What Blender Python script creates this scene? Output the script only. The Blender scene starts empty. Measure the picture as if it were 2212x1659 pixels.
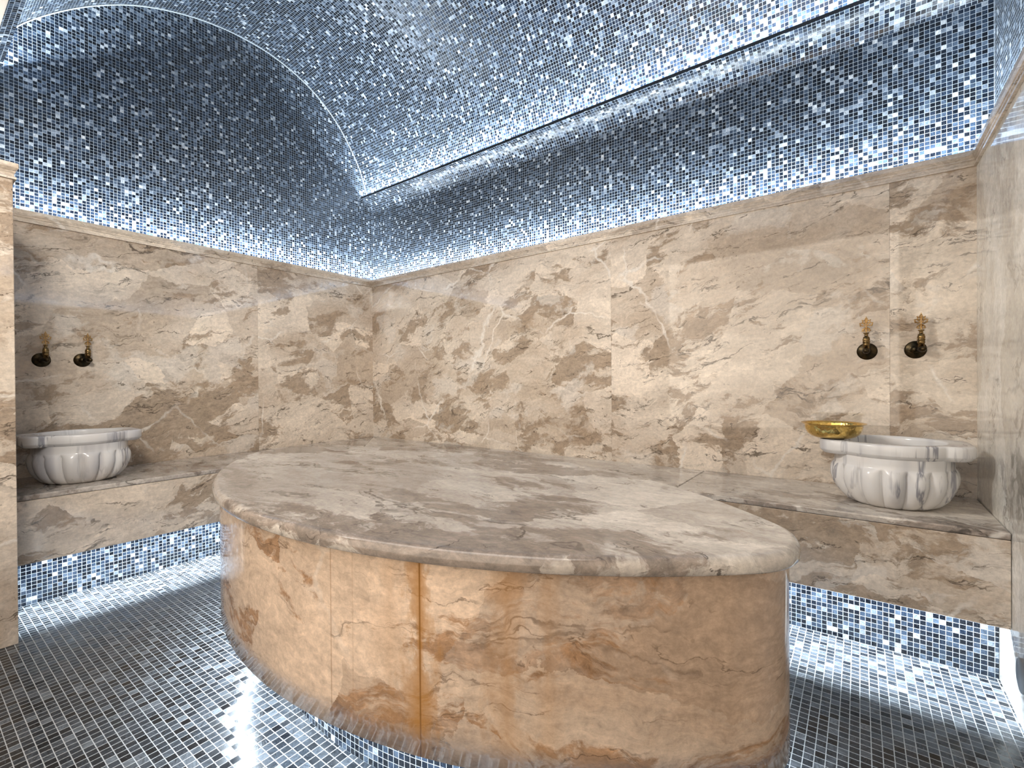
import bpy, bmesh, math, random
from mathutils import Vector, Matrix
S = 2.2                      # metres per survey unit; camera stands 0.859 m above the floor
ZF = -0.3906
def U(x, y, z): return Vector((x*S, y*S, (z-ZF)*S))
SC = bpy.context.scene
C = SC.collection
PI = math.pi

# ------------------------------------------------------------------ camera
cam_d = bpy.data.cameras.new('camera'); cam = bpy.data.objects.new('camera', cam_d); C.objects.link(cam)
F, YAW, PITCH, ROLL = 1009.14, 0.6388, -0.0054, -0.0071
cam_d.sensor_fit = 'HORIZONTAL'; cam_d.sensor_width = 36.0; cam_d.lens = 36.0*F/2212.0
cam_d.clip_start = 0.02
fw = Vector((-math.sin(YAW), math.cos(YAW), 0)); rt = Vector((math.cos(YAW), math.sin(YAW), 0)); up = Vector((0, 0, 1))
f2 = fw*math.cos(PITCH)+up*math.sin(PITCH); u2 = up*math.cos(PITCH)-fw*math.sin(PITCH)
r3 = rt*math.cos(ROLL)+u2*math.sin(ROLL); u3 = u2*math.cos(ROLL)-rt*math.sin(ROLL)
M = Matrix.Identity(4)
for i in range(3): M[i][0], M[i][1], M[i][2] = r3[i], u3[i], -f2[i]
M.translation = U(0, 0, 0)
cam.matrix_world = M
SC.camera = cam

# ------------------------------------------------------------------ world, exposure
W = bpy.data.worlds.new('world'); SC.world = W; W.use_nodes = True
W.node_tree.nodes['Background'].inputs[0].default_value = (0.75, 0.85, 1.0, 1); W.node_tree.nodes['Background'].inputs[1].default_value = 0.02
SC.view_settings.view_transform = 'Standard'; SC.view_settings.look = 'None'
SC.view_settings.exposure = 0.16; SC.view_settings.gamma = 1.0
SC.cycles.use_denoising = True
SC.cycles.max_bounces = 8; SC.cycles.diffuse_bounces = 5; SC.cycles.glossy_bounces = 4
SC.cycles.sample_clamp_indirect = 4.0; SC.cycles.sample_clamp_direct = 20.0
SC.cycles.caustics_reflective = False; SC.cycles.caustics_refractive = False

# ------------------------------------------------------------------ survey numbers (survey units, camera = origin)
XL, XR, YB, YF = -1.3355, 0.1453, 1.0, 0.115          # marble faces: left, right, back, front
D = 0.0235                                             # the mosaic stands this far behind the marble
MXL, MXR, MYB = XL-D, XR+D, YB+D
ZC, ZCB = 0.3474, 0.3245                               # cornice top, bottom
ZB, ZJ, ZBB = -0.1846, -0.1935, -0.3003                # bench top, slab joint, bench underside
BYF, BXF, BYR, BXR = 0.7967, -1.1159, 0.8602, -1.1838  # bench fronts and mosaic risers
XJ, YJ, YP = -1.020, 0.119, -0.299                      # partition: free side, room side, far end
CY, CA, CZ0, CH = 0.570, 0.440, 0.585, 0.357           # vault: centre, half width, springing, rise
ZTOP = 1.02

# ------------------------------------------------------------------ hidden strip lights, the light from the entrance, added fill lamps
def kel(name, loc, size, rot, power, col, spread=180):
    d = bpy.data.lights.new(name, 'AREA'); d.shape = 'RECTANGLE'; d.size, d.size_y = size; d.energy = power; d.color = col
    d.spread = math.radians(spread)
    o = bpy.data.objects.new(name, d); C.objects.link(o); o.location = loc; o.rotation_euler = rot; o['kind'] = 'helper'
    return o
COOL = (0.76, 0.885, 1.0)
WARM = (1.0, 0.87, 0.73)
def strip(name, a, b, nrm, width, wpm, col=COOL, spread=180):
    """a rectangular lamp running from a to b, shining along nrm"""
    a, b, n = Vector(a), Vector(b), Vector(nrm).normalized()
    x = (b-a); L = x.length; x.normalize(); n = (n-x*n.dot(x)).normalized()
    z = -n; y = z.cross(x)
    d = bpy.data.lights.new(name, 'AREA'); d.shape = 'RECTANGLE'; d.size = L; d.size_y = width
    d.energy = wpm*L; d.color = col; d.spread = math.radians(spread)
    o = bpy.data.objects.new(name, d); C.objects.link(o)
    m = Matrix.Identity(4)
    for i in range(3): m[i][0], m[i][1], m[i][2] = x[i], y[i], z[i]
    m.translation = (a+b)/2; o.matrix_world = m
    return o
LEDGE, COVE, UNDER, PLAT = 10.0, 36.0, 19.0, 6.5            # watts per metre
zl = ZC+0.0030
strip('cornice_light', U(XL, YF+0.02, zl), U(XL, YB, zl), (-0.35, 0, 1), 0.010, LEDGE)
strip('cornice_light', U(XL, YB, zl), U(XR, YB, zl), (0, 0.35, 1), 0.010, LEDGE)
strip('cornice_light', U(XR, YF, zl), U(XR, YB, zl), (0.35, 0, 1), 0.010, LEDGE)
strip('cornice_light', U(XL, YJ-0.004, zl-0.012), U(XJ, YJ-0.004, zl-0.012), (0, -0.4, 1), 0.010, LEDGE*0.7)
strip('cove_light', U(MXL+0.003, 0.985, 0.6245), U(MXR-0.003, 0.985, 0.6245), (0, 0.5, 1), 0.010, COVE)
strip('cove_light', U(MXL+0.003, 0.132, 0.6205), U(MXR-0.003, 0.132, 0.6205), (0, -0.5, 1), 0.010, COVE)
strip('bench_light', U(BXF-0.036, YF+0.03, ZBB+0.030), U(BXF-0.036, BYF+0.03, ZBB+0.030), (0.35, 0, -1), 0.030, UNDER, spread=125)
strip('bench_light', U(BXF-0.03, BYF+0.036, ZBB+0.030), U(XR-0.004, BYF+0.036, ZBB+0.030), (0, -0.35, -1), 0.030, UNDER, spread=125)
kel('entrance_light', U(-0.31, -0.285, 0.16), (1.9, 1.75), (math.radians(90), 0, 0), 20, WARM)
kel('overhead_fill', U(-0.45, -0.09, 0.575), (2.3, 0.7), (math.radians(12), 0, 0), 9, (1.0, 0.96, 0.92), 116)  # added overhead fill for platform and floor, no known fixture
def fill_spot(loc, aim, size, power, col, spread):  # added fill that brightens the marble walls, not fixtures of the entrance
    d = Vector(aim)-Vector(loc)
    o = kel('wall_fill', loc, size, (0, 0, 0), power, col, spread); o.rotation_euler = d.to_track_quat('-Z', 'Y').to_euler()
NEUTRAL = (1.0, 0.94, 0.86)
fill_spot(U(-0.15, -0.12, 0.58), U(XL, 0.55, 0.10), (0.35, 0.35), 6.6, NEUTRAL, 64)
fill_spot(U(0.05, -0.12, 0.58), U(-0.75, 1.0, 0.08), (0.35, 0.35), 6.5, NEUTRAL, 52)
fill_spot(U(-0.92, -0.12, 0.58), U(XR, 0.80, 0.02), (0.35, 0.35), 3.6, NEUTRAL, 48)

# ------------------------------------------------------------------ node helpers
class NT:
    def __init__(self, name):
        self.m = bpy.data.materials.new(name); self.m.use_nodes = True
        self.t = self.m.node_tree; self.b = self.t.nodes['Principled BSDF']
    def n(self, typ, ins=None, **props):
        nd = self.t.nodes.new('ShaderNode'+typ)
        for k, v in props.items(): setattr(nd, k, v)
        for k, v in (ins or {}).items(): self.set(nd.inputs[k], v)
        return nd
    def set(self, sock, v):
        if isinstance(v, bpy.types.NodeSocket): self.t.links.new(v, sock)
        elif isinstance(v, bpy.types.Node): self.t.links.new(v.outputs[0], sock)
        else: sock.default_value = v
    def math(self, op, a, b=0.0, c=0.0, clamp=False):
        nd = self.n('Math', operation=op, use_clamp=clamp)
        self.set(nd.inputs[0], a); self.set(nd.inputs[1], b)
        if op in ('MULTIPLY_ADD', 'COMPARE', 'SMOOTH_MIN'): self.set(nd.inputs[2], c)
        return nd.outputs[0]
    def vmath(self, op, a, b=(0, 0, 0), s=1.0):
        nd = self.n('VectorMath', operation=op); self.set(nd.inputs[0], a)
        if op == 'SCALE': self.set(nd.inputs['Scale'], s)
        else: self.set(nd.inputs[1], b)
        return nd.outputs[0]
    def ramp(self, f, stops, interp='LINEAR'):
        nd = self.n('ValToRGB', {0: f}); cr = nd.color_ramp; cr.interpolation = interp
        while len(cr.elements) > 1: cr.elements.remove(cr.elements[-1])
        for i, (p, c) in enumerate(stops):
            e = cr.elements[0] if i == 0 else cr.elements.new(p)
            e.position = p; e.color = (c, c, c, 1) if isinstance(c, (int, float)) else (*c, 1)
        return nd.outputs[0]
    def mix(self, f, a, b, mode='MIX'):
        nd = self.n('Mix', data_type='RGBA', blend_type=mode)
        self.set(nd.inputs[0], f); 
        for i, v in ((6, a), (7, b)):
            self.set(nd.inputs[i], (*v, 1) if isinstance(v, tuple) and len(v) == 3 else v)
        return nd.outputs[2]
    def noise(self, v, scale, detail=4, rough=0.55, dist=0.0, out=0):
        nd = self.n('TexNoise', {'Vector': v, 'Scale': scale, 'Detail': detail, 'Roughness': rough, 'Distortion': dist})
        return nd.outputs[out]
    def P(self, **kw):
        for k, v in kw.items(): self.set(self.b.inputs[k.replace('_', ' ')], v)
        return self.m

# ------------------------------------------------------------------ materials
def mosaic(name, pitch, grout_col, gw=0.042, rough=0.22, dark=None, seed=0.0, tilt=0.10, spec=0.5):
    t = NT(name)
    uv = t.n('UVMap').outputs[0]
    s = t.vmath('SCALE', uv, s=1.0/pitch)
    cell = t.vmath('FLOOR', s); fr = t.vmath('FRACTION', s)
    cs = t.vmath('ADD', cell, (seed, seed*1.7, 0.5))
    wn = t.n('TexWhiteNoise', {'Vector': cs}, noise_dimensions='3D')
    r = wn.outputs['Value']; rc = wn.outputs['Color']
    sx = t.n('SeparateXYZ', {0: fr})
    def edge(o): return t.math('MINIMUM', o, t.math('SUBTRACT', 1.0, o))
    # slightly uneven tile edges
    wob = t.math('MULTIPLY', t.math('SUBTRACT', t.noise(uv, 260, 2), 0.5), 0.05)
    e = t.math('ADD', t.math('MINIMUM', edge(sx.outputs[0]), edge(sx.outputs[1])), wob)
    mask = t.n('MapRange', {0: e, 1: gw*0.6, 2: gw*1.25}, clamp=True).outputs[0]      # 0 grout .. 1 tile
    pal = dark or [(0.0, (0.002, 0.003, 0.006)), (0.30, (0.004, 0.007, 0.013)), (0.52, (0.010, 0.018, 0.034)), (0.72, (0.030, 0.046, 0.074)),
                   (0.86, (0.080, 0.110, 0.155)), (0.94, (0.22, 0.26, 0.31)), (0.985, (0.46, 0.49, 0.52)), (1.0, (0.70, 0.71, 0.71))]
    col = t.ramp(r, pal)
    # streaks of the stone, a different cut for each tile
    rot = t.n('VectorRotate', {'Vector': s, 'Angle': t.math('MULTIPLY', r, 40.0)}, rotation_type='Z_AXIS').outputs[0]
    st = t.vmath('MULTIPLY', rot, (0.7, 3.2, 1.0))
    st = t.vmath('ADD', st, t.vmath('SCALE', rc, s=37.0))
    nz = t.noise(st, 1.5, 5, 0.65, 0.8)
    nv = t.n('MapRange', {0: nz, 1: 0.30, 2: 0.72, 3: 0.30, 4: 1.60}).outputs[0]
    col = t.mix(1.0, col, nv, 'MULTIPLY')
    vein = t.n('MapRange', {0: t.noise(st, 3.1, 3, 0.6, 1.5), 1: 0.62, 2: 0.70}).outputs[0]
    col = t.mix(t.math('MULTIPLY', vein, 0.16), col, (0.50, 0.56, 0.63))
    gn = t.noise(uv, 90, 3)
    g = t.mix(gn, tuple(c*0.75 for c in grout_col), grout_col)
    t.set(t.b.inputs['Base Color'], t.mix(mask, g, col))
    rr = t.n('MapRange', {0: t.n('SeparateXYZ', {0: rc}).outputs[1], 1: 0, 2: 1, 3: rough*0.6, 4: rough*1.5}).outputs[0]
    t.set(t.b.inputs['Roughness'], t.n('Mix', {0: mask, 2: 0.8, 3: rr}, data_type='FLOAT').outputs[0])
    bump = t.n('Bump', {'Strength': 0.5, 'Distance': 0.0012, 'Height': t.math('ADD', mask, t.math('MULTIPLY', nz, 0.25))})
    nrm = t.vmath('ADD', bump.outputs[0], t.vmath('SCALE', t.vmath('SUBTRACT', rc, (0.5, 0.5, 0.5)), s=tilt))
    t.set(t.b.inputs['Normal'], t.vmath('NORMALIZE', nrm))
    t.P(Specular_IOR_Level=spec)
    return t.m

def marble(name, cream, tan, brown, stretch=(1, 1, 2.2), tilt=0.18, rough=0.07, patch=0.5, vein=1.0, white=1.0, scale=1.0, fine=1.0, stains=False, lowband=0.0, spec=0.55, bias=0.0):
    t = NT(name)
    pos = t.n('TexCoord').outputs['Object']
    slab = t.n('Attribute', attribute_name='slab').outputs['Fac']
    off = t.n('CombineXYZ', {0: t.math('MULTIPLY', slab, 7.31), 1: t.math('MULTIPLY', slab, 3.77), 2: t.math('MULTIPLY', slab, 5.13)})
    p0 = t.vmath('ADD', pos, off)
    p0 = t.vmath('SCALE', p0, s=scale)
    p = t.n('VectorRotate', {'Vector': p0, 'Angle': tilt}, rotation_type='Y_AXIS').outputs[0]
    p = t.n('VectorRotate', {'Vector': p, 'Angle': -tilt}, rotation_type='X_AXIS').outputs[0]
    w = t.vmath('SUBTRACT', t.noise(p, 1.3, 3, 0.5, out=1), (0.5, 0.5, 0.5))
    pw = t.vmath('ADD', p, t.vmath('SCALE', w, s=0.30))
    w2 = t.vmath('SUBTRACT', t.noise(p, 7.0, 3, 0.6, out=1), (0.5, 0.5, 0.5))
    pf = t.vmath('ADD', pw, t.vmath('SCALE', w2, s=0.10))
    ps = t.vmath('MULTIPLY', pf, stretch)
    # fragments of the breccia: each its own shade, with ragged edges
    w3 = t.vmath('SUBTRACT', t.noise(p, 24.0, 5, 0.7, out=1), (0.5, 0.5, 0.5))
    pr_ = t.vmath('MULTIPLY', t.vmath('ADD', pf, t.vmath('SCALE', w3, s=0.045)), tuple(a**0.5 for a in stretch))
    vo = t.n('TexVoronoi', {'Vector': pr_, 'Scale': 2.1, 'Randomness': 1.0}, feature='F1')
    vs = t.n('SeparateXYZ', {0: vo.outputs['Color']}); frag, frag2 = vs.outputs[0], vs.outputs[1]
    big = t.noise(ps, 1.0, 12, 0.66)
    tone = t.math('ADD', t.math('MULTIPLY', big, 0.80), t.math('MULTIPLY', frag, 0.20))
    col = t.ramp(tone, [(0.36, tuple(min(0.85, c*1.25) for c in cream)), (0.46, cream), (0.58, tan), (0.72, tuple(c*0.80 for c in tan))])
    # broken brown bands
    band = t.noise(ps, 1.9, 12, 0.70, 0.3)
    where = t.n('MapRange', {0: t.noise(pw, 0.8, 2), 1: 0.38, 2: 0.62, 3: -0.05, 4: 0.05}).outputs[0]
    zz = t.n('SeparateXYZ', {0: pos}).outputs[2]
    low = t.n('MapRange', {0: t.math('ABSOLUTE', t.math('SUBTRACT', zz, 0.66)), 1: 0.05, 2: 0.55, 3: lowband, 4: -0.6*lowband}).outputs[0]
    bs = t.math('ADD', t.math('ADD', t.math('ADD', band, where), low), t.math('MULTIPLY', t.math('SUBTRACT', frag2, 0.5), 0.16))
    bm = t.n('MapRange', {0: bs, 1: 0.555-bias, 2: 0.60-bias}).outputs[0]
    gr = t.noise(ps, 11.0, 9, 0.78)
    brn = t.mix(t.n('MapRange', {0: gr, 1: 0.3, 2: 0.7}).outputs[0], tuple(c*0.55 for c in brown), tuple(min(1, c*1.9) for c in brown))
    col = t.mix(t.math('MULTIPLY', bm, patch), col, brn)
    pale = t.n('MapRange', {0: t.math('ADD', t.noise(t.vmath('ADD', pr_, (4.0, 9.0, 2.0)), 1.6, 8, 0.6), t.math('MULTIPLY', t.math('SUBTRACT', frag, 0.5), 0.2)), 1: 0.60, 2: 0.635}).outputs[0]
    col = t.mix(t.math('MULTIPLY', pale, 0.45*white), col, (0.74, 0.70, 0.64))
    # fine layering
    lay = t.noise(t.vmath('MULTIPLY', pf, tuple(a*b for a, b in zip(stretch, (1.0, 1.0, 1.6)))), 11.0, 10, 0.78)
    col = t.mix(1.0, col, t.n('MapRange', {0: lay, 1: 0.25, 2: 0.75, 3: 1-0.34*fine, 4: 1+0.30*fine}).outputs[0], 'MULTIPLY')
    # dark hairlines, broken up
    def hair(sc, th, seed):
        q = t.vmath('ADD', t.vmath('MULTIPLY', ps, (0.75, 0.75, 1.5)), (seed, seed*2, -seed))
        nz = t.noise(t.vmath('ADD', q, t.vmath('SCALE', w3, s=0.05)), sc, 5, 0.55, 0.0)
        d = t.math('ABSOLUTE', t.math('SUBTRACT', nz, 0.5))
        l = t.n('MapRange', {0: d, 1: th*0.3, 2: th, 3: 1.0, 4: 0.0}).outputs[0]
        k = t.n('MapRange', {0: t.noise(q, sc*2.2, 3), 1: 0.50, 2: 0.60}).outputs[0]
        return t.math('MULTIPLY', l, k)
    h = t.math('MAXIMUM', hair(1.1, 0.010, 3.1), hair(2.3, 0.009, 9.7))
    col = t.mix(t.math('MULTIPLY', h, 0.80*vein), col, tuple(c*0.28 for c in brown))
    # pits
    pit = t.noise(pf, 55.0, 2, 0.5)
    pk = t.n('MapRange', {0: t.noise(pw, 2.1, 2), 1: 0.52, 2: 0.66}).outputs[0]
    pm = t.math('MULTIPLY', t.n('MapRange', {0: pit, 1: 0.66, 2: 0.72}).outputs[0], pk)
    col = t.mix(t.math('MULTIPLY', pm, 0.75*vein), col, tuple(c*0.35 for c in brown))
    # white calcite veins
    ve = t.n('TexVoronoi', {'Vector': pf, 'Scale': 1.15}, feature='DISTANCE_TO_EDGE').outputs['Distance']
    wl = t.n('MapRange', {0: ve, 1: 0.004, 2: 0.014, 3: 1.0, 4: 0.0}).outputs[0]
    wk = t.n('MapRange', {0: t.noise(p, 1.9, 2), 1: 0.52, 2: 0.62}).outputs[0]
    col = t.mix(t.math('MULTIPLY', t.math('MULTIPLY', wl, wk), 0.7*white), col, (0.80, 0.76, 0.70))
    speck = t.noise(pos, 70.0, 6, 0.75)
    col = t.mix(1.0, col, t.n('MapRange', {0: speck, 1: 0.28, 2: 0.72, 3: 0.78, 4: 1.20}).outputs[0], 'MULTIPLY')
    if stains:
        # the drum's vertical joint with its rust run, faint joints beside it (u runs along the drum in metres)
        s = t.n('SeparateXYZ', {0: t.n('UVMap').outputs[0]})
        u, v = s.outputs[0], s.outputs[1]
        for (u0, wdt, amt, sd, line) in stains:
            n1 = t.noise(t.vmath('MULTIPLY', t.n('CombineXYZ', {0: u, 1: v, 2: sd}).outputs[0], (30, 5, 1)), 1.0, 4, 0.6)
            wv = t.math('MULTIPLY', n1, wdt*2)
            du = t.math('ABSOLUTE', t.math('SUBTRACT', u, u0))
            n2 = t.noise(t.vmath('MULTIPLY', t.n('CombineXYZ', {0: u, 1: v, 2: sd+20}).outputs[0], (14, 7, 1)), 1.0, 5, 0.7)
            wv = t.math('MULTIPLY', wv, t.n('MapRange', {0: n2, 1: 0.40, 2: 0.66, 3: 0.18, 4: 1.5}).outputs[0])
            halo = t.n('MapRange', {0: du, 1: 0.0, 2: wv, 3: 1.0, 4: 0.0}).outputs[0]
            col = t.mix(t.math('MULTIPLY', halo, amt), col, (0.42, 0.20, 0.045))
            ln = t.n('MapRange', {0: du, 1: 0.0008, 2: 0.0022, 3: 1.0, 4: 0.0}).outputs[0]
            col = t.mix(t.math('MULTIPLY', ln, line), col, (0.23, 0.105, 0.025))
    t.set(t.b.inputs['Base Color'], col)
    t.set(t.b.inputs['Roughness'], t.n('MapRange', {0: lay, 3: rough*0.7, 4: rough*1.5}).outputs[0])
    t.P(Specular_IOR_Level=spec)
    return t.m

def white_marble():
    t = NT('white veined marble')
    pos = t.n('TexCoord').outputs['Object']
    ro = t.n('ObjectInfo').outputs['Random']
    q = t.vmath('ADD', pos, t.n('CombineXYZ', {0: ro, 1: ro, 2: 0.0}).outputs[0])
    p = t.vmath('MULTIPLY', q, (1.0, 0.55, 0.10))
    w = t.vmath('SUBTRACT', t.noise(p, 9, 3, out=1), (0.5, 0.5, 0.5))
    p = t.vmath('ADD', p, t.vmath('SCALE', w, s=0.03))
    cl = t.noise(p, 8, 3)
    col = t.ramp(cl, [(0.35, (0.72, 0.72, 0.72)), (0.52, (0.66, 0.655, 0.65)), (0.66, (0.45, 0.45, 0.475))])
    a = t.noise(t.vmath('ADD', p, (3, 1, 0)), 17, 4, 0.6)
    l = t.n('MapRange', {0: t.math('ABSOLUTE', t.math('SUBTRACT', a, 0.5)), 1: 0.006, 2: 0.04, 3: 1.0, 4: 0.0}).outputs[0]
    k = t.n('MapRange', {0: t.noise(t.vmath('ADD', p, (7, 0, 2)), 7, 2), 1: 0.46, 2: 0.62}).outputs[0]
    col = t.mix(t.math('MULTIPLY', t.math('MULTIPLY', l, k), 0.85), col, (0.20, 0.205, 0.24))
    wm = t.n('MapRange', {0: t.noise(q, 5, 2), 1: 0.5, 2: 0.75}).outputs[0]
    col = t.mix(t.math('MULTIPLY', wm, 0.3), col, (0.78, 0.68, 0.60))
    t.set(t.b.inputs['Base Color'], col)
    t.P(Roughness=0.20, Specular_IOR_Level=0.5, Subsurface_Weight=0.0)
    return t.m

def metal(name, c1, c2, rough, sc=60, bump=0.0, bsc=120):
    t = NT(name)
    pos = t.n('TexCoord').outputs['Object']
    n = t.noise(pos, sc, 4, 0.6)
    t.set(t.b.inputs['Base Color'], t.ramp(n, [(0.35, c1), (0.65, c2)]))
    t.P(Metallic=1.0)
    t.set(t.b.inputs['Roughness'], t.n('MapRange', {0: n, 3: rough*0.7, 4: rough*1.4}).outputs[0])
    if bump:
        v = t.n('TexVoronoi', {'Vector': pos, 'Scale': bsc})
        b = t.n('Bump', {'Strength': bump, 'Distance': 0.002, 'Height': v.outputs['Distance']})
        t.set(t.b.inputs['Normal'], b.outputs[0])
    return t.m
def plain(name, c, rough=0.6, var=0.12, sc=8):
    t = NT(name); n = t.noise(t.n('TexCoord').outputs['Object'], sc, 5)
    t.set(t.b.inputs['Base Color'], t.mix(n, tuple(a*(1-var) for a in c), tuple(min(1, a*(1+var)) for a in c)))
    t.P(Roughness=rough); return t.m

CREAM, TAN, BROWN = (0.630, 0.552, 0.462), (0.515, 0.425, 0.335), (0.235, 0.172, 0.118)
M_WALL = marble('breccia wall marble', CREAM, TAN, BROWN, patch=0.78, lowband=0.05, scale=1.75, bias=0.026, rough=0.035, spec=0.8, fine=0.75)
M_SIDE = marble('right wall marble', (0.72, 0.70, 0.65), (0.58, 0.55, 0.49), (0.30, 0.255, 0.20), stretch=(1.6, 1.6, 0.7), tilt=0.05, patch=0.35, vein=0.6, white=0.6, rough=0.06)
M_DRUM = marble('platform drum marble', (0.60, 0.470, 0.360), (0.51, 0.370, 0.265), (0.29, 0.165, 0.085), patch=0.85, vein=0.7, white=0.4, tilt=0.06, rough=0.06, scale=1.5, bias=0.02,
                stains=[(3.922, 0.050, 0.85, 1.0, 0.9), (3.7185, 0.0, 0.0, 2.0, 0.4), (3.7746, 0.0, 0.0, 3.0, 0.15), (4.081, 0.060, 0.40, 4.0, 0.0), (4.150, 0.040, 0.25, 5.0, 0.0), (3.86, 0.05, 0.22, 6.0, 0.0)])
M_TOP = marble('slab top marble', (0.60, 0.555, 0.50), (0.46, 0.415, 0.37), (0.19, 0.155, 0.13), stretch=(0.8, 2.6, 2.0), tilt=0.0, patch=0.85, bias=0.025, vein=1.0, white=0.8, rough=0.07, scale=1.3, fine=1.2)
M_TRIM = marble('cornice marble', (0.68, 0.60, 0.50), (0.55, 0.47, 0.38), (0.25, 0.19, 0.14), stretch=(0.8, 0.8, 5.0), tilt=0.0, patch=0.5, vein=0.8, rough=0.14, scale=1.6)
M_MOS = mosaic('wall mosaic', 0.0148, (0.52, 0.57, 0.62))
M_MOSV = mosaic('vault mosaic', 0.0148, (0.52, 0.57, 0.62), seed=5.0, tilt=0.16)
M_MOSF = mosaic('floor mosaic', 0.0210, (0.50, 0.52, 0.53), gw=0.045, rough=0.20, spec=0.38, seed=11.0, tilt=0.10, dark=[(0.0, (0.005, 0.006, 0.008)), (0.25, (0.012, 0.015, 0.019)), (0.6, (0.030, 0.036, 0.044)), (0.9, (0.060, 0.069, 0.080)), (1.0, (0.12, 0.135, 0.15))])
M_MOSR = mosaic('riser mosaic', 0.0148, (0.60, 0.65, 0.70), seed=17.0)
M_WHITE = white_marble()
M_BRONZE = metal('aged bronze', (0.018, 0.015, 0.010), (0.075, 0.052, 0.026), 0.34)
M_BRASS = metal('worn brass', (0.36, 0.21, 0.08), (0.56, 0.36, 0.15), 0.30)
M_COLLAR = metal('dark brass', (0.11, 0.070, 0.028), (0.34, 0.22, 0.09), 0.28, sc=90)
M_DISH = metal('polished brass', (0.72, 0.47, 0.13), (0.86, 0.60, 0.20), 0.16, bump=0.35, bsc=130)
M_STEEL = None
M_BLACK = plain('shade-painted lip', (0.012, 0.014, 0.018), 0.5)  # near-black colour stands in for shade on the unlit lip edge
M_STEEL = plain('grey painted metal', (0.13, 0.14, 0.155), 0.42)
M_GROUT = plain('pale grout', (0.55, 0.60, 0.64), 0.8)
M_PLASTER = plain('entrance plaster', (0.70, 0.58, 0.46), 0.7)

# ------------------------------------------------------------------ mesh helpers
class MB:
    """collects faces with uv and slab number; builds ONE mesh object"""
    def __init__(self): self.v, self.f, self.uv, self.sl, self.mi, self.sm = [], [], [], [], [], []
    def face(self, pts, uvs=None, slab=0.0, mat=0, smooth=False):
        b = len(self.v); self.v += [tuple(p) for p in pts]; self.f.append(tuple(range(b, b+len(pts))))
        self.uv += list(uvs) if uvs else [(0, 0)]*len(pts); self.sl.append(slab); self.mi.append(mat); self.sm.append(smooth)
    def grid(self, rows, uvf=None, close=False, slab=0.0, mat=0, smooth=True, flip=False):
        nr, nc = len(rows), len(rows[0])
        b = len(self.v)
        for r in rows: self.v += [tuple(p) for p in r]
        for i in range(nr-1):
            for j in range(nc if close else nc-1):
                k = (j+1) % nc
                q = [(i, j), (i, k), (i+1, k), (i+1, j)]
                q2 = [(i, j), (i, j+1), (i+1, j+1), (i+1, j)]
                if flip: q.reverse(); q2.reverse()
                self.f.append(tuple(b+a*nc+c for a, c in q))
                self.uv += [uvf(a, c) for a, c in q2] if uvf else [(0, 0)]*4
                self.sl.append(slab); self.mi.append(mat); self.sm.append(smooth)
    def box(self, lo, hi, slab=0.0, mat=0):
        (x0, y0, z0), (x1, y1, z1) = lo, hi
        P = [Vector((x, y, z)) for x in (x0, x1) for y in (y0, y1) for z in (z0, z1)]
        for q in ((0, 1, 3, 2), (4, 6, 7, 5), (0, 4, 5, 1), (2, 3, 7, 6), (0, 2, 6, 4), (1, 5, 7, 3)):
            pts = [P[i] for i in q]; n = (pts[1]-pts[0]).cross(pts[2]-pts[0])
            if abs(n.z) > max(abs(n.x), abs(n.y)): uv = [(p.x, p.y) for p in pts]
            elif abs(n.x) > abs(n.y): uv = [(p.y, p.z) for p in pts]
            else: uv = [(p.x, p.z) for p in pts]
            self.face(pts, uv, slab, mat)
    def extrude(self, prof, a, b, axis, slab=0.0, cap=True):
        """prof: closed list of (out, z) pairs; a, b: functions mapping (out, z) to the start and end points"""
        n = len(prof)
        for i in range(n):
            p, q = prof[i], prof[(i+1) % n]
            self.face([a(*p), a(*q), b(*q), b(*p)], None, slab)
        if cap: self.face([a(*p) for p in prof]); self.face([b(*p) for p in reversed(prof)])
    def lathe(self, prof, seg=48, M=None, mat=0, rf=None, slab=0.0):
        """prof: (radius, height) from the bottom; around local z, then moved by M"""
        rows = []
        for (r, z) in prof:
            row = []
            for j in range(seg):
                th = 2*PI*j/seg; rr = rf(r, z, th) if rf else r
                p = Vector((rr*math.cos(th), rr*math.sin(th), z)); row.append(M @ p if M else p)
            rows.append(row)
        self.grid(rows, close=True, mat=mat, slab=slab)
        return self
    def build(self, name, mats, parent=None, bevel=0.0, weld=True, bseg=2, recalc=True):
        me = bpy.data.meshes.new(name); me.from_pydata(self.v, [], self.f)
        ul = me.uv_layers.new(name='UVMap')
        for i, c in enumerate(self.uv): ul.data[i].uv = c
        at = me.attributes.new('slab', 'FLOAT', 'FACE')
        for i, c in enumerate(self.sl): at.data[i].value = c
        mats = mats if isinstance(mats, (list, tuple)) else [mats]
        for m in mats: me.materials.append(m)
        for p, i, s in zip(me.polygons, self.mi, self.sm): p.material_index = i; p.use_smooth = s
        bm = bmesh.new(); bm.from_mesh(me)
        if weld: bmesh.ops.remove_doubles(bm, verts=bm.verts, dist=1e-5)
        if recalc: bmesh.ops.recalc_face_normals(bm, faces=bm.faces)
        bm.to_mesh(me); bm.free(); me.update()
        o = bpy.data.objects.new(name, me); C.objects.link(o)
        if parent: o.parent = parent
        if bevel:
            md = o.modifiers.new('bevel', 'BEVEL'); md.width = bevel; md.segments = bseg; md.limit_method = 'ANGLE'; md.angle_limit = math.radians(40)
        return o
def tag(o, label=None, cat=None, group=None, kind=None):
    for k, v in (('label', label), ('category', cat), ('group', group), ('kind', kind)):
        if v: o[k] = v
    return o
def empty(name, loc=(0, 0, 0), rz=0.0):
    o = bpy.data.objects.new(name, None); C.objects.link(o); o.location = loc; o.rotation_euler = (0, 0, rz); o.empty_display_size = 0.1
    return o
def struct(o): o['kind'] = 'structure'; return o
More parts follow.
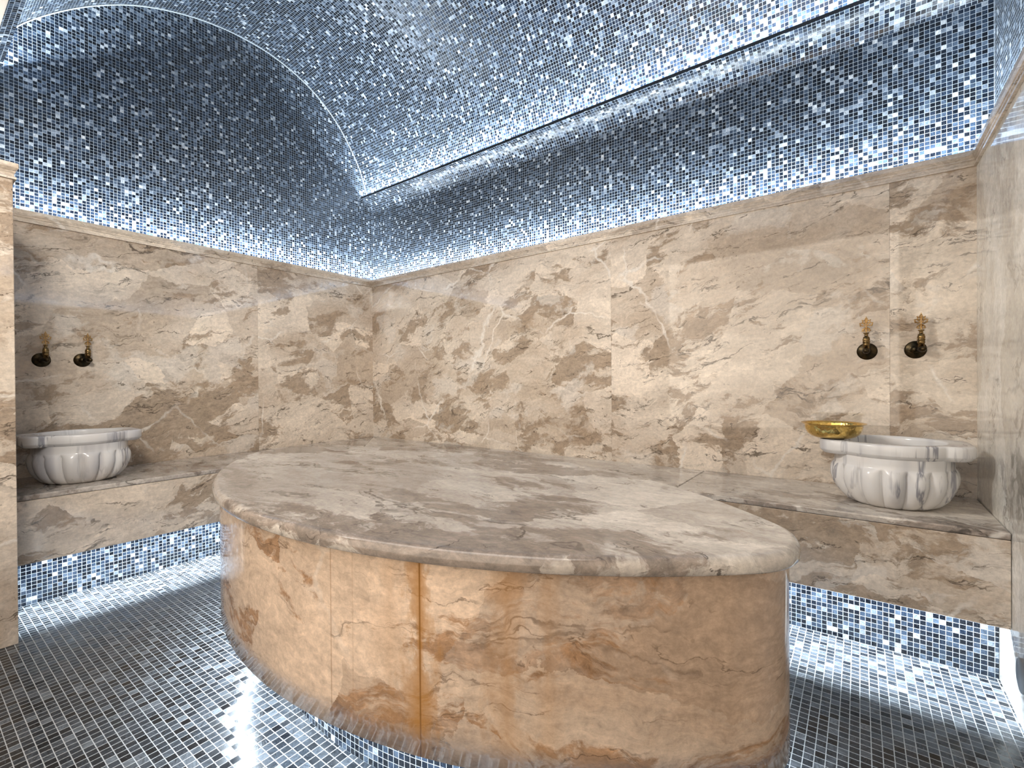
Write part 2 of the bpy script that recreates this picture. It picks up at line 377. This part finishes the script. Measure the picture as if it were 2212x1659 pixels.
def rect(mb, a, b, c, d, uv0, uv1, slab=0.0, mat=0):
    """quad a-b-c-d; u runs a->b and v runs a->d, both in metres"""
    mb.face([a, b, c, d], [(uv0[0], uv0[1]), (uv1[0], uv0[1]), (uv1[0], uv1[1]), (uv0[0], uv1[1])], slab, mat)

# ------------------------------------------------------------------ setting: floor
Z0 = 0.0
mb = MB()
x0, x1, y0, y1 = MXL*S-0.05, MXR*S+0.05, -0.35*S, MYB*S+0.05
mb.box((x0, y0, -0.12), (x1, y1, 0.0))
struct(mb.build('floor', M_MOSF))

# ------------------------------------------------------------------ setting: walls. marble below, mosaic above, standing back behind the ledge
def wall_slab(name, along, face, back, lo, hi, seams, slabs, mats, mosaic_lo=None, mosaic_hi=None, z0=ZF):
    """along 'x' or 'y'; face/back = coordinate of the marble face and of the mosaic behind it"""
    mb = MB(); g = 0.00012
    P = (lambda a, o, z: U(a, o, z)) if along == 'x' else (lambda a, o, z: U(o, a, z))
    out = back+(0.05 if back > face else -0.05)
    zt = ZC-0.005
    ed = [lo]+list(seams)+[hi]
    for i in range(len(ed)-1):
        a, b = ed[i]+(g if i else 0), ed[i+1]-(g if i < len(ed)-2 else 0)
        p = [P(a, face, z0), P(b, face, z0), P(b, face, zt), P(a, face, zt)]; q = [P(a, out, z0), P(b, out, z0), P(b, out, zt), P(a, out, zt)]
        for idx in ((0, 1, 2, 3),): mb.face([p[k] for k in idx], None, slabs[i])
        mb.face([p[3], p[2], q[2], q[3]], None, slabs[i]); mb.face([p[0], p[3], q[3], q[0]], None, slabs[i]); mb.face([p[1], q[1], q[2], p[2]], None, slabs[i])
    l2, h2 = (mosaic_lo if mosaic_lo is not None else lo), (mosaic_hi if mosaic_hi is not None else hi)
    a, b, c, d = P(l2, back, zt-0.002), P(h2, back, zt-0.002), P(h2, back, ZTOP), P(l2, back, ZTOP)
    a2, b2, c2, d2 = [P(k, out, z) for k, z in ((l2, zt-0.002), (h2, zt-0.002), (h2, ZTOP), (l2, ZTOP))]
    rect(mb, a, b, c, d, (l2*S, zt*S), (h2*S, ZTOP*S), 0, 1)
    mb.face([d, c, c2, d2], None, 0, 1); mb.face([a2, d2, c2, b2], None, 0, 1)
    return struct(mb.build(name, mats, weld=False, recalc=False))
wall_slab('wall_left', 'y', XL, MXL, YP, YB+0.001, [0.62], [2.0, 2.3], [M_WALL, M_MOS], mosaic_hi=MYB)
wall_slab('wall_back', 'x', YB, MYB, XL-0.001, XR+0.001, [-0.4575, 0.0415], [4.0, 5.6, 7.1], [M_WALL, M_MOS], mosaic_lo=MXL, mosaic_hi=MXR)
wall_slab('wall_right', 'y', XR, MXR, -0.30, YB+0.001, [0.28], [9.0, 9.4], [M_SIDE, M_MOS], mosaic_hi=MYB)
# front partition of the left recess (its free end is the pillar at the picture's left edge)
mb = MB()
ZPT = 0.309
a, b = U(XL, YP, ZF), U(XJ, YJ, ZPT)
mb.box(a, b, 12.0)
struct(mb.build('wall_front', M_WALL, bevel=0.002))
# entrance behind the camera
mb = MB()
mb.box(U(MXL-0.05, -0.35, ZF), U(MXR+0.05, -0.30, ZTOP))
struct(mb.build('wall_entrance', M_PLASTER))

# ------------------------------------------------------------------ cornices
CP = [(0.0, 0.0), (0.0035, 0.0), (0.0035, 0.003), (0.0012, 0.0045), (0.0012, 0.0085), (0.0026, 0.0100), (0.0026, 0.0120), (0.0038, 0.0135), (0.0055, 0.0165), (0.0055, 0.0232), (0.0045, 0.0240), (-0.012, 0.0240), (-0.012, 0.0)]
def cornice(name, fa, fb, z0, mat=M_TRIM):
    mb = MB(); mb.extrude(CP, lambda o, z: fa(o, z+z0), lambda o, z: fb(o, z+z0), None)
    return struct(mb.build(name, mat))
cornice('trim_1', lambda o, z: U(XL+o, YJ-0.004, z), lambda o, z: U(XL+o, YB-o, z), ZCB)
cornice('trim_2', lambda o, z: U(XL+o, YB-o, z), lambda o, z: U(XR-o, YB-o, z), ZCB)
cornice('trim_3', lambda o, z: U(XR-o, YB-o, z), lambda o, z: U(XR-o, -0.30, z), ZCB)
# cap of the partition: along its room side and along its free side
mb = MB()
for (f, g) in ((lambda o, z: U(XL+0.006, YJ+o, z), lambda o, z: U(XJ+o, YJ+o, z)), (lambda o, z: U(XJ+o, YJ+o, z), lambda o, z: U(XJ+o, YP, z))):
    mb.extrude(CP, (lambda f: lambda o, z: f(o, z+ZPT))(f), (lambda g: lambda o, z: g(o, z+ZPT))(g), None)
struct(mb.build('trim_4', M_TRIM))
# head moulding of the entrance
mb = MB()
mb.box(U(MXL, 0.085, 0.585), U(MXR, 0.1195, 0.603))
struct(mb.build('trim_5', M_PLASTER, bevel=0.006))

# ------------------------------------------------------------------ vault, coves
mb = MB()
AP = [(1.003, 0.631), (0.994, 0.660), (0.958, 0.744), (0.889, 0.838), (0.800, 0.906), (0.6945, 0.943), (0.590, 0.950), (0.482, 0.934), (0.375, 0.895), (0.2870, 0.840), (0.2130, 0.775), (0.1600, 0.714), (0.128, 0.660), (0.1135, 0.619)]
def cr(p, n=8):
    q = [p[0]]+p+[p[-1]]; o = []
    for k in range(1, len(q)-2):
        for m in range(n):
            t = m/n; o.append(tuple(0.5*(2*b+(c-a)*t+(2*a-5*b+4*c-d)*t*t+(3*b-a-3*c+d)*t**3) for a, b, c, d in zip(q[k-1], q[k], q[k+1], q[k+2])))
    return o+[p[-1]]
pts = cr(AP); NA = len(pts)-1
arc = [0.0]
for i in range(NA): arc.append(arc[-1]+math.dist(pts[i], pts[i+1])*S)
xs = [MXL, MXR]
mb.grid([[U(x, y, z) for x in xs] for (y, z) in pts], uvf=lambda i, j: (xs[j]*S+9.0, arc[i]), flip=True)
mb.grid([[U(x, CY+(y-CY)*1.02, z+0.03) for x in xs] for (y, z) in pts])
struct(mb.build('ceiling', M_MOSV, weld=False, recalc=False))
mb = MB()
for xe in (MXL+0.002, MXR-0.002):
    mb.grid([[U(xe+0.0022*math.cos(k), y, z) + Vector((0, (CY-y)*0.006, -0.004*math.sin(k)-0.002)) for k in (0, PI/2, PI, 3*PI/2)] for (y, z) in pts], close=True)
struct(mb.build('trim_8', M_GROUT))
def cove(name, yw, yl, zlo, zlip, back):
    """concave soffit from the wall to the lip, shade-painted lip edge, trough floor behind it"""
    mb = MB(); s = 1 if yl < yw else -1
    w = abs(yw-yl); h = zlip-zlo; pr = []
    n = 14
    for i in range(n+1):
        a = PI/2*i/n
        pr.append((yw-s*w*(1-math.cos(a))**0.9, zlo+h*math.sin(a)*(0.82+0.18*(i/n))))
    ar = [0.0]
    for i in range(n): ar.append(ar[-1]+math.dist(pr[i], pr[i+1])*S)
    x = [MXL, MXR]
    mb.grid([[U(k, y, z) for k in x] for (y, z) in pr], uvf=lambda i, j: (x[j]*S+3.0, ar[i]+0.004), mat=0)
    lip = [(yl, zlip), (yl, zlip+0.0065), (yl+s*0.004, zlip+0.0065), (yl+s*0.004, zlip+0.001), (back, zlip+0.001), (back, zlip-0.004)]
    mb.grid([[U(k, y, z) for k in x] for (y, z) in lip], mat=1, smooth=False)
    return struct(mb.build(name, [M_MOSV, M_BLACK], weld=False, recalc=False))
cove('trim_6', MYB, 0.9735, 0.585, 0.6235, MYB)
cove('trim_7', 0.1195, 0.143, 0.603, 0.6190, 0.095)
# flat ceiling of the entrance behind the vault
mb = MB()
mb.box(U(MXL-0.05, -0.35, 0.66), U(MXR+0.05, 0.1, 0.70))
mb.box(U(MXL-0.05, 0.085, 0.603), U(MXR+0.05, 0.10, 0.68))
struct(mb.build('ceiling_entrance', M_PLASTER))

# ------------------------------------------------------------------ built-in benches
def bench(name, label):
    return tag(empty(name), label, 'bench')
T = 0.0015
def slab_poly(mb, poly, z0, z1, slab):
    n = len(poly)
    lo = [U(x, y, z0) for x, y in poly]; hi = [U(x, y, z1) for x, y in poly]
    mb.face(hi, None, slab); mb.face(list(reversed(lo)), None, slab)
    for i in range(n):
        j = (i+1) % n; mb.face([lo[i], lo[j], hi[j], hi[i]], None, slab)
NOSE = 0.0
g = 0.0005
BL = BB = bench('stone_bench', 'L-shaped marble wall bench carrying both basins along the left and back walls'); BL.location = U(BXF, 0.45, ZF)
def place(o, root):          # parts keep world coordinates in the mesh
    o.location = -root.location; return o
mb = MB(); slab_poly(mb, [(XL+.0004, YJ+.0004), (BXF, YJ+.0004), (BXF, BYF), (XL+.0004, YB-.0004)], ZJ, ZB, 1.0)
place(mb.build('seat_slab', M_TOP, BL, bevel=0.004), BL)
mb = MB(); slab_poly(mb, [(BXF+g, BYF), (-0.2540, BYF), (-0.2540, YB-.0004), (XL+.001, YB-.0004)], ZJ, ZB, 2.2)
place(mb.build('seat_slab', M_TOP, BB, bevel=0.004), BB)
mb = MB(); slab_poly(mb, [(-0.2540+2*g, BYF), (XR-.0004, BYF), (XR-.0004, YB-.0004), (-0.2540+2*g, YB-.0004)], ZJ, ZB, 3.9)
place(mb.build('seat_slab', M_TOP, BB, bevel=0.004), BB)
mb = MB(); mb.box(U(BXF-0.012, YJ+.0004, ZBB), U(BXF-0.0012, BYF, ZJ-T*0.3), 3.0); place(mb.build('front_panel', M_WALL, BL, bevel=0.0015), BL)
mb = MB(); mb.box(U(BXF-0.0012, BYF+0.0012, ZBB), U(XR-.0004, BYF+0.012, ZJ-T*0.3), 6.0); place(mb.build('front_panel', M_WALL, BB, bevel=0.0015), BB)
mb = MB(); slab_poly(mb, [(BXR-0.01, YJ+.0004), (BXF-0.012, YJ+.0004), (BXF-0.012, BYR+0.01), (BXR-0.01, BYR+0.01)], ZBB+0.032, ZBB+0.040, 3.3); place(mb.build('underside', M_WALL, BL), BL)
mb = MB(); slab_poly(mb, [(BXF-0.012, BYF+0.012), (XR-.0004, BYF+0.012), (XR-.0004, BYR+0.01), (BXF-0.012, BYR+0.01)], ZBB+0.032, ZBB+0.040, 3.4); place(mb.build('underside', M_WALL, BB), BB)
mb = MB(); mb.box(U(BXR-0.03, YJ+.0004, ZF+.0002), U(BXR, BYR, ZBB+0.032)); place(mb.build('mosaic_plinth', M_MOSR, BL), BL)
mb = MB(); mb.box(U(BXR, BYR, ZF+.0002), U(XR-.0004, BYR+0.03, ZBB+0.032)); place(mb.build('mosaic_plinth', M_MOSR, BB), BB)

# ------------------------------------------------------------------ the oval heated platform
PCX, PCY, PA, PB, PTH, PZT, PINS, PRIN, PR = -0.4788, 0.4400, 0.4420, 0.2230, -0.028, -0.1285, 0.0082, 0.0640, 0.070
PZS, PZB = PZT-0.0138, -0.3010
def oval(a, b, r, n1=24, n2=48):
    m = a-r; k = (m*m-(b-r)**2)/(2*(b-r)); R = b+k; ph = math.atan2(k, m); o = []
    for i in range(n1+1):
        t = -ph+2*ph*i/n1; o.append((m+r*math.cos(t), r*math.sin(t)))
    for i in range(1, n2):
        t = ph+(PI-2*ph)*i/n2; o.append((R*math.cos(t), -k+R*math.sin(t)))
    return o+[(-x, -y) for x, y in o]
def ring(ins, z):
    c, s = math.cos(PTH), math.sin(PTH)
    return [U(x*c-y*s, x*s+y*c, z+ZF*0)-U(0, 0, 0)+Vector((0, 0, 0)) for x, y in oval(PA-ins, PB-ins, PR-ins)]
PT = empty('massage_platform', U(PCX, PCY, ZF)); tag(PT, 'large oval marble platform standing in the middle of the mosaic floor', 'platform')
def pr(ins, z): return [Vector((p.x, p.y, (z-ZF)*S)) for p in ring(ins, 0)]
mb = MB()
th = PZT-PZS; rows = []
rows = [pr(0.0030, PZS), pr(0.0012, PZS+0.0004), pr(0.0, PZS+0.0018), pr(0.0, PZS+th*0.40)]
for i in range(1, 11):
    a = PI/2*i/10; rows.append(pr(0.0070*(1-math.cos(a)), PZS+th*0.40+th*0.60*math.sin(a)))
mb.grid(rows, close=True, slab=2.0)
mb.face(rows[-1], None, 2.0); mb.face(list(reversed(rows[0])), None, 2.0)
mb.build('top_slab', M_TOP, PT)
mb = MB()
zs = [PZB+(PZS-PZB)*i/6 for i in range(7)]
base = pr(PINS, 0); N = len(base); arcl = [0.0]
for i in range(N): arcl.append(arcl[-1]+(base[(i+1) % N]-base[i]).length)
mb.grid([pr(PINS, z) for z in zs], uvf=lambda i, j: (arcl[j], (zs[i]-PZB)*S), close=True, slab=5.0)
mb.face(list(reversed(pr(PINS, PZB))), None, 5.0)
drum = mb.build('drum', M_DRUM, PT)
mb = MB()
b2 = pr(PINS+PRIN, 0); a2 = [0.0]
for i in range(N): a2.append(a2[-1]+(b2[(i+1) % N]-b2[i]).length)
zr = [ZF+.0002, PZB]
mb.grid([pr(PINS+PRIN, z) for z in zr], uvf=lambda i, j: (a2[j], (zr[i]-ZF)*S), close=True)
mb.build('mosaic_plinth', M_MOSR, PT)
# light strip under the platform's overhang
ro = [p+PT.location for p in pr(PINS+0.020, PZB-0.0025)]
for i in range(0, N, 6):
    a, b = ro[i], ro[(i+6) % N]
    if (b-a).length > 0.01:
        t = (b-a).normalized(); o = Vector((t.y, -t.x, 0))
        strip('platform_light', a, b, Vector((o.x*0.05, o.y*0.05, -1)), 0.020, PLAT, spread=150)

# ------------------------------------------------------------------ marble basins
def basin(name, loc, rz, label):
    t = tag(empty(name, loc, rz), label, 'basin', 'carved marble basins')
    H = 0.204; SEG = 288; NL = 16
    mb = MB()
    def flute(r, z, th):
        k = max(0.0, min(1.0, (0.128-z)/0.016)); k2 = max(0.0, min(1.0, z/0.02+0.35))
        l = abs(math.sin(NL*(th+PI/NL)/2))**0.55
        return r*(1-0.125*k*k2*(1-l))
    prof = [(0.0, 0.0), (0.06, 0.0), (0.100, 0.0), (0.113, 0.003), (0.128, 0.012), (0.146, 0.032), (0.158, 0.055), (0.1655, 0.080), (0.1670, 0.098), (0.1650, 0.112), (0.1605, 0.122), (0.1555, 0.128), (0.1545, 0.1305), (0.1545, 0.142), (0.1550, 0.160)]
    mb.lathe(prof, SEG, rf=flute)
    mb.build('bowl_body', M_WHITE, t)
    def rim_r(th, ins=0.0):
        R = 0.166-ins; c, s = abs(math.cos(th)), abs(math.sin(th))
        X, Y, cr = 0.194-ins, 0.112-ins, max(0.02, 0.058-ins)
        # rounded rectangle reaching out to both sides (the ears)
        best = R
        lo, hi = 0.0, 0.4
        for _ in range(30):
            m = (lo+hi)/2; x, y = m*c, m*s
            dx, dy = max(0, x-(X-cr)), max(0, y-(Y-cr))
            inside = (x <= X and y <= Y) and (math.hypot(dx, dy) <= cr if (dx > 0 and dy > 0) else True)
            if inside: lo = m
            else: hi = m
        return max(best, lo)
    mb = MB()
    rows = []
    outer = [(0.030, 0.158), (0.013, 0.159), (0.0105, 0.160), (0.001, 0.171), (0.0, 0.173), (0.0, 0.198), (0.0016, 0.2022), (0.005, 0.204), (0.014, 0.2045)]
    TH = [2*PI*j/SEG for j in range(SEG)]
    for ins, z in outer: rows.append([Vector((rim_r(a, ins)*math.cos(a), rim_r(a, ins)*math.sin(a), z)) for a in TH])
    for r, z in ((0.141, 0.2045), (0.138, 0.2025), (0.136, 0.195), (0.134, 0.150), (0.125, 0.100), (0.100, 0.060), (0.05, 0.042), (0.0, 0.040)):
        rows.append([Vector((r*math.cos(a), r*math.sin(a), z)) for a in TH])
    mb.grid(rows, close=True)
    o = mb.build('rim', M_WHITE, t)
    return t
basin('wash_basin', U(0.0385, 0.899, ZB), 0.0, 'white grey-veined fluted marble basin on the back bench by the right wall')
basin('wash_basin.001', U(-1.2155, 0.2290, ZB), PI/2, 'white fluted marble basin on the left bench, partly behind the pillar')

# ------------------------------------------------------------------ brass bowl on the right basin's rim
mb = MB()
prof = [(0.0, 0.0), (0.036, 0.0), (0.050, 0.0014), (0.064, 0.007), (0.0745, 0.016), (0.0805, 0.027), (0.0830, 0.038), (0.0832, 0.044), (0.0845, 0.0470), (0.0900, 0.0494), (0.0935, 0.0510), (0.0936, 0.0522), (0.0895, 0.0512), (0.0836, 0.0486), (0.0815, 0.0455), (0.0812, 0.038), (0.0788, 0.028), (0.0730, 0.0175), (0.0630, 0.0088), (0.049, 0.0032), (0.0, 0.0018)]
mb.lathe(prof, 96)
br = mb.build('brass_bowl', M_DISH); br.location = U(-0.0325, 0.882, 0); br.location.z = (ZB-ZF)*S+0.2050
tag(br, 'shallow shiny brass bowl resting on the rim of the right basin', 'bowl')

# ------------------------------------------------------------------ wall taps
RX = Matrix.Rotation(PI/2, 4, 'X')          # local z -> -y (out of the wall)
def tap_meshes():
    d = {}
    mb = MB(); mb.lathe([(0.0315, 0.0), (0.0312, 0.002), (0.029, 0.004), (0.024, 0.0065), (0.017, 0.0085), (0.0125, 0.0105), (0.0110, 0.0130), (0.0098, 0.016), (0.0, 0.016)], 48, RX, rf=lambda r, z, th: r*(1-0.018*abs(math.sin(9*th)) if 0.003 < z < 0.010 else 1))
    d['rosette'] = mb
    mb = MB()
    def tw(r, z, th): return r*(1-0.10*max(0, math.sin(8*th+z*260)) if z > 0.030 else 1)
    mb.lathe([(0.0, 0.012), (0.0078, 0.012), (0.0078, 0.024), (0.0105, 0.027), (0.0112, 0.034), (0.0112, 0.046), (0.0100, 0.052), (0.0070, 0.057), (0.003, 0.0595), (0.0, 0.060)], 64, RX, rf=tw)
    d['fluted_knob'] = mb
    T2 = Matrix.Translation((0, -0.037, 0))
    mb = MB(); mb.lathe([(0.0, 0.006), (0.0095, 0.006), (0.0095, 0.020), (0.0112, 0.021), (0.0112, 0.0255), (0.0102, 0.0265), (0.0102, 0.029), (0.0114, 0.030), (0.0114, 0.034), (0.0104, 0.035), (0.0104, 0.038), (0.0112, 0.039), (0.0112, 0.044), (0.0100, 0.046), (0.0092, 0.052), (0.0060, 0.053), (0.0052, 0.062), (0.0088, 0.064), (0.0088, 0.067), (0.0, 0.068)], 40, T2)
    d['spindle'] = mb
    # pierced handle: rings, a stem and pointed tips, all in the plane facing the room
    mb = MB()
    def ringt(cx, cz, rx, rz, rot=0.0, w=0.0018, seg=28, k=8):
        rows = []
        for i in range(seg+1):
            a = 2*PI*i/seg; ex, ez = rx*math.cos(a), rz*math.sin(a); c, s = math.cos(rot), math.sin(rot)
            px, pz = ex*c-ez*s, ex*s+ez*c; nx, nz = math.cos(a)*rz, math.sin(a)*rx; l = math.hypot(nx, nz); nx, nz = nx/l, nz/l; nx, nz = nx*c-nz*s, nx*s+nz*c
            rows.append([Vector((cx+px+nx*w*math.cos(b), -0.037+w*0.95*math.sin(b), cz+pz+nz*w*math.cos(b))) for b in [2*PI*j/k for j in range(k)]])
        mb.grid(rows, close=True)
    def tip(p, q, w0, w1):
        p, q = Vector(p), Vector(q); d0 = (q-p).normalized(); n = Vector((0, 1, 0)).cross(d0); rows = []
        for t, w in ((0, w0*0.7), (0.15, w0), (0.75, (w0+w1)/2), (1.0, w1)):
            c = p+(q-p)*t; rows.append([c+n*w*math.cos(b)+Vector((0, 1, 0))*min(w, 0.0022)*math.sin(b) for b in [2*PI*j/8 for j in range(8)]])
        mb.grid(rows, close=True)
    z = 0.067; Y = -0.037
    tip((0, Y, z), (0, Y, z+0.050), 0.0024, 0.0012)
    for s in (-1, 1):
        ringt(s*0.0052, z+0.0098, 0.0040, 0.0038)
        tip((s*0.006, Y, z+0.006), (s*0.0150, Y, z+0.0075), 0.0025, 0.0006)
        tip((0, Y, z+0.020), (s*0.0125, Y, z+0.011), 0.0025, 0.0018)
        ringt(s*0.0112, z+0.0305, 0.0078, 0.0046, s*0.55)
        ringt(s*0.0066, z+0.0405, 0.0043, 0.0042)
        tip((s*0.0165, Y, z+0.0345), (s*0.0205, Y, z+0.0365), 0.0022, 0.0010)
        tip((s*0.0150, Y, z+0.0255), (s*0.0195, Y, z+0.0275), 0.0022, 0.0010)
        tip((s*0.0095, Y, z+0.0440), (s*0.0130, Y, z+0.0480), 0.0022, 0.0010)
    ringt(0, z+0.0485, 0.0036, 0.0040)
    tip((0, Y, z+0.052), (0, Y, z+0.0600), 0.0022, 0.0008)
    d['handle'] = mb
    return d
TM = tap_meshes()
def tap(loc, rz, skew, label, first=None):
    t = tag(empty('wall_tap', loc, rz), label, 'tap', 'brass wall taps')
    if first is None:
        for k, m in (('rosette', M_BRONZE), ('fluted_knob', M_BRONZE), ('spindle', M_COLLAR), ('handle', M_BRASS)): TM[k].build(k, m, t)
    else:
        for ch in first.children:
            c = ch.copy(); C.objects.link(c); c.parent = t
    for c in t.children:
        if not c.name.startswith('rosette'): c.rotation_euler = (0, 0, skew)
        if c.name.startswith('handle'): c['label'] = 'pierced gilt brass handle'
    return t
t0 = tap(U(0.0112, YB-.0002, 0.0470), 0.0, math.radians(-4), 'brass wall tap above the brass bowl, left one of the pair on the back wall')
tap(U(0.0738, YB-.0002, 0.0470), 0.0, math.radians(20), 'brass wall tap nearest the right wall, on the back wall above the right basin', t0)
tap(U(XL+.0002, 0.1925, 0.0505), PI/2, math.radians(14), 'brass wall tap on the left wall, the one nearer the pillar', t0)
tap(U(XL+.0002, 0.2550, 0.0520), PI/2, math.radians(22), 'brass wall tap on the left wall, the one farther from the pillar', t0)

# ------------------------------------------------------------------ round metal knob low on the right wall
mb = MB()
MX = Matrix.Rotation(-PI/2, 4, 'Y')
mb.lathe([(0.0386, 0.0), (0.0386, 0.019), (0.0375, 0.0205), (0.0, 0.0205)], 48, MX)
kn = mb.build('door_stop', M_STEEL); kn.location = U(XR-.0002, 0.7137, -0.3146)
tag(kn, 'round grey metal door stop low on the right wall beyond the bench end', 'door stop')
